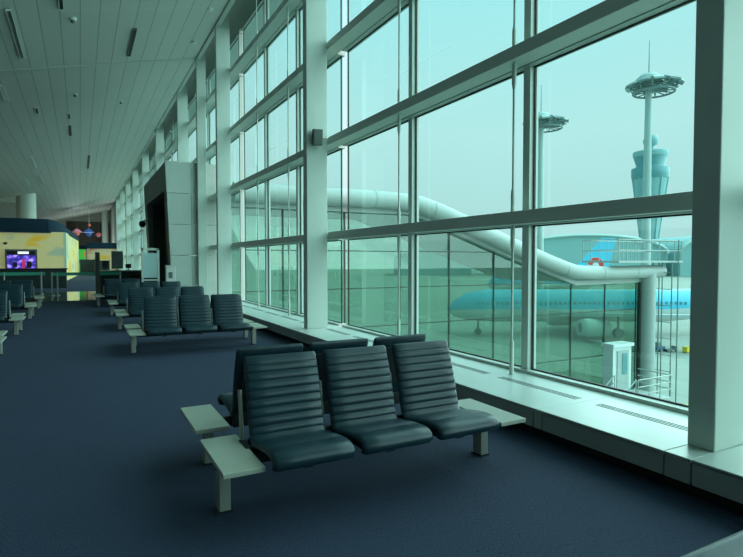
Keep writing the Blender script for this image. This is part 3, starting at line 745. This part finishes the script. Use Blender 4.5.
# aircraft
def aircraft(x, y, rz, s, lab, st=1.0):
    e = empty('airliner', (x, y, ZG), lab, 'aircraft'); e.rotation_euler = (0, 0, rz)
    # nose toward +x, length 38
    zc = 3.6*s; R = 2.0*s; L = 19*s*st
    prof = [(-L, .15, 1.3), (-L*.93, .35, 1.15), (-L*.75, .72, .65), (-L*.55, .95, .15), (-L*.4, 1, 0), (L*.75, 1, 0), (L*.87, .85, -.1), (L*.95, .55, -.3), (L, .08, -.5)]
    n = 28
    for part, sel, m in (('fuselage_top', range(0, 15), M['fblue']), ('fuselage_belly', range(14, 29), M['fwhite'])):
        idx = list(sel); mb = MB(); vs = []
        for px, r, dz in prof:
            for k_ in idx:
                a_ = math.radians(-8)+ (k_/14.0)*math.radians(196) if k_ <= 14 else math.radians(188)+((k_-14)/14.0)*math.radians(164)
                vs.append((px, R*r*math.cos(a_), zc+R*r*math.sin(a_)+dz*s))
        c_ = len(idx); fs = [(i*c_+q, i*c_+q+1, (i+1)*c_+q+1, (i+1)*c_+q) for i in range(len(prof)-1) for q in range(c_-1)]
        mb.add(vs, fs, True); ob = mb.build(part, m, e)
    wn = MB()
    for i in range(int(44*st)):
        xx = -L*.5+i*.58*s
        for sd in (-1, 1): wn.box(xx, xx+.22*s, sd*R*.985-.03, sd*R*.985+.03, zc+.25*s, zc+.6*s)
    wn.build('cabin_windows', M['towd'], e)
    f = MB().prism([(-L+.2*s, zc+1.9*s), (-L+7.6*s, zc+1.7*s), (-L+1.5*s, zc+8.6*s), (-L-1.2*s, zc+8.6*s)], -.15*s, .15*s); fin = f.build('tail_fin', M['fblue'], e)
    # roundel : red upper half, blue lower half, white wave between
    for sd in (-1, 1):
        cx_, cz_, rr = -L+2.7*s, zc+3.2*s, 1.6*s
        def disc(a0, a1, r_, off, nm, m):
            pts = [(cx_+r_*math.cos(a0+(a1-a0)*i/16), cz_+r_*math.sin(a0+(a1-a0)*i/16)) for i in range(17)]
            MB().prism(pts, sd*(.16*s+off)-.01, sd*(.16*s+off)+.01).build(nm, m, fin)
        disc(0, 2*PI, rr*1.06, .01, 'roundel_white', M['fwhite']); disc(.15, PI-.15+.3, rr, .04, 'roundel_red', M['red']); disc(PI+.5, 2*PI-.15, rr, .04, 'roundel_blue', mat('roundel_blue', (.02, .08, .35), .5))
        disc(0, 2*PI, rr*.42, .07, 'roundel_centre', M['fwhite'])
    for sd in (-1, 1):
        MB().hexa([(-1*s, sd*1.5*s, zc-1.2*s), (6*s, sd*1.5*s, zc-1.2*s), (-5.2*s, sd*17*s, zc+.3*s), (-7*s, sd*17*s, zc+.3*s), (-1*s, sd*1.5*s, zc-.8*s), (6*s, sd*1.5*s, zc-.7*s), (-5.2*s, sd*17*s, zc+.45*s), (-7*s, sd*17*s, zc+.45*s)]).build('wing', M['fwhite'], e)
        MB().hexa([(-L*.98, sd*.5*s, zc+1.3*s), (-L*.78, sd*.5*s, zc+1.3*s), (-L*.98, sd*6*s, zc+1.9*s), (-L*1.06, sd*6*s, zc+1.9*s), (-L*.98, sd*.5*s, zc+1.5*s), (-L*.78, sd*.5*s, zc+1.5*s), (-L*.98, sd*6*s, zc+2.0*s), (-L*1.06, sd*6*s, zc+2.0*s)]).build('tailplane', M['fwhite'], e)
        eg = MB().lathe([(.75*s, -1.8*s), (1.05*s, -1.2*s), (1.1*s, .8*s), (.95*s, 1.6*s), (.6*s, 1.5*s)], n=16)
        eg.v = [(z_+3.2*s, y_+sd*5.6*s, x_+zc-2.1*s) for x_, y_, z_ in eg.v]; eg.build('engine', M['fwhite'], e)
        MB().tube([(-1*s, sd*2.6*s, zc-1*s), (-1*s, sd*2.6*s, .5*s)], .15*s, 6).tube([(-1*s, sd*2.2*s, .55*s), (-1*s, sd*3*s, .55*s)], .55*s, 12).build('main_gear', M['ladder'], e)
    MB().tube([(L*.8, 0, zc-1*s), (L*.8, 0, .4*s)], .12*s, 6).tube([(L*.8, -.3*s, .4*s), (L*.8, .3*s, .4*s)], .4*s, 12).build('nose_gear', M['ladder'], e)
YAW = math.radians(28.35)
aircraft(51.0, 40.7, PI-YAW, .9, 'sky blue and white airliner parked beyond the glazed walkway')
aircraft(84.2, 79.9, PI-YAW, 1.05, 'farther blue airliner whose tail fin with round emblem rises above the eave tube', .62)
# ground equipment
tg = empty('baggage_tug', (46.3, 30.6, ZG), 'small blue and grey tug with a cart on the apron', 'tug')
MB().box(-1.2, 1.0, -.6, .6, .3, 1.0).build('body', mat('tug_blue', (.05, .14, .25), .6), tg, .05); MB().box(-1.1, -.1, -.55, .55, 1.0, 1.9).build('cab', M['ladder'], tg, .05)
for sx in (-.8, .7):
    for sy in (-.55, .55): MB().tube([(sx, sy-.1, .3), (sx, sy+.1, .3)], .3, 12).build('wheel', M['dark'], tg)
ct = empty('baggage_cart', (47.0, 29.95, ZG), 'low empty cart beside the blue tug', 'cart')
MB().box(-1.1, 1.1, -.6, .6, .4, .55).build('deck', M['ladder'], ct)
MB().box(1.0, 1.08, -.6, .6, .55, 1.1).build('end_board', M['ladder'], ct)
for sx in (-.8, .8):
    for sy in (-.5, .5): MB().tube([(sx, sy-.08, .25), (sx, sy+.08, .25)], .25, 10).build('wheel', M['dark'], ct)
yb = empty('yellow_container', (47.8, 29.0, ZG), 'small yellow box standing alone on the apron', 'container')
MB().box(-.7, .7, -.5, .5, .1, 1.1).build('body', M['yellow'], yb, .08); MB().box(-.75, .75, -.55, .55, 1.1, 1.2).build('lid', M['yellow'], yb, .03)
tag(MB().box(28.9, 31.5, 16.6, 18.5, ZG, ZG+.02).build('yellow_marking', M['yellow']), 'yellow painted apron marking at the lower window edge', 'marking')
for q_o in (tg, ct, yb): q_o.scale = (.45, .45, .45)
st = MB()
st.hexa([(30, 14.3, ZG), (120, -20, ZG), (120, -19.6, ZG), (30, 14.6, ZG), (30, 14.3, ZG+.02), (120, -20, ZG+.02), (120, -19.6, ZG+.02), (30, 14.6, ZG+.02)])
tag(st.build('apron_line', M['ladder']), 'dark joint line across the apron concrete', 'marking')

# ------------------------------------------------------------------ overcast light from the window side
def sun(name, d, strength, angle, col):
    l = bpy.data.lights.new(name, 'SUN'); l.energy = strength; l.angle = math.radians(angle); l.color = col
    o_ = bpy.data.objects.new(name, l); C.objects.link(o_); o_.rotation_euler = Vector(d).to_track_quat('Z', 'Y').to_euler(); o_.location = (20, 0, 30)
sun('overcast_sun', (.85, -.32, .42), 8.5, 115, (.88, 1, .97))
pl = bpy.data.lights.new('hall_end_fill', 'POINT'); pl.energy = 380; pl.shadow_soft_size = .15; pl.color = (.8, 1, .9)  # unseen fill light added to brighten the far end of the hall
plo = bpy.data.objects.new('hall_end_fill', pl); C.objects.link(plo); plo.location = (1.0, 79, 2.6)
# ------------------------------------------------------------------ world and camera
w = bpy.data.worlds.new('sky'); S.world = w; w.use_nodes = True
nt = w.node_tree; bg = nt.nodes['Background']
tc = nt.nodes.new('ShaderNodeTexCoord'); sp = nt.nodes.new('ShaderNodeSeparateXYZ'); rp = nt.nodes.new('ShaderNodeValToRGB')
nz = nt.nodes.new('ShaderNodeTexNoise'); nz.inputs['Scale'].default_value = 1.6; nz.inputs['Detail'].default_value = 3
nt.links.new(tc.outputs['Generated'], nz.inputs['Vector'])
nt.links.new(tc.outputs['Generated'], sp.inputs[0])
ad = nt.nodes.new('ShaderNodeMath'); ad.operation = 'MULTIPLY_ADD'; ad.inputs[1].default_value = .22; ad.inputs[2].default_value = -.11
nt.links.new(nz.outputs['Fac'], ad.inputs[0])
a2 = nt.nodes.new('ShaderNodeMath'); a2.operation = 'ADD'; nt.links.new(sp.outputs['Z'], a2.inputs[0]); nt.links.new(ad.outputs[0], a2.inputs[1])
nt.links.new(a2.outputs[0], rp.inputs['Fac'])
e = rp.color_ramp.elements
e[0].position = 0; e[0].color = (.64, .79, .79, 1); e[1].position = .75; e[1].color = (.38, .88, 1.0, 1)
q = e.new(.22); q.color = (.72, .92, .93, 1); q = e.new(.42); q.color = (.60, .93, .98, 1)
nt.links.new(rp.outputs['Color'], bg.inputs['Color']); bg.inputs['Strength'].default_value = 1.06

cam = bpy.data.cameras.new('camera'); co_ = bpy.data.objects.new('camera', cam); C.objects.link(co_); S.camera = co_
cam.sensor_width = 36; cam.lens = 36*540/743; cam.clip_start = .05; cam.clip_end = 3000
co_.location = (0, 0, 1.5); co_.rotation_euler = (math.radians(90-1.96), 0, -YAW)
S.view_settings.view_transform = 'Standard'; S.view_settings.look = 'None'; S.view_settings.exposure = 0
S.cycles.max_bounces = 8; S.cycles.diffuse_bounces = 5; S.cycles.transparent_max_bounces = 16
S.cycles.use_denoising = True
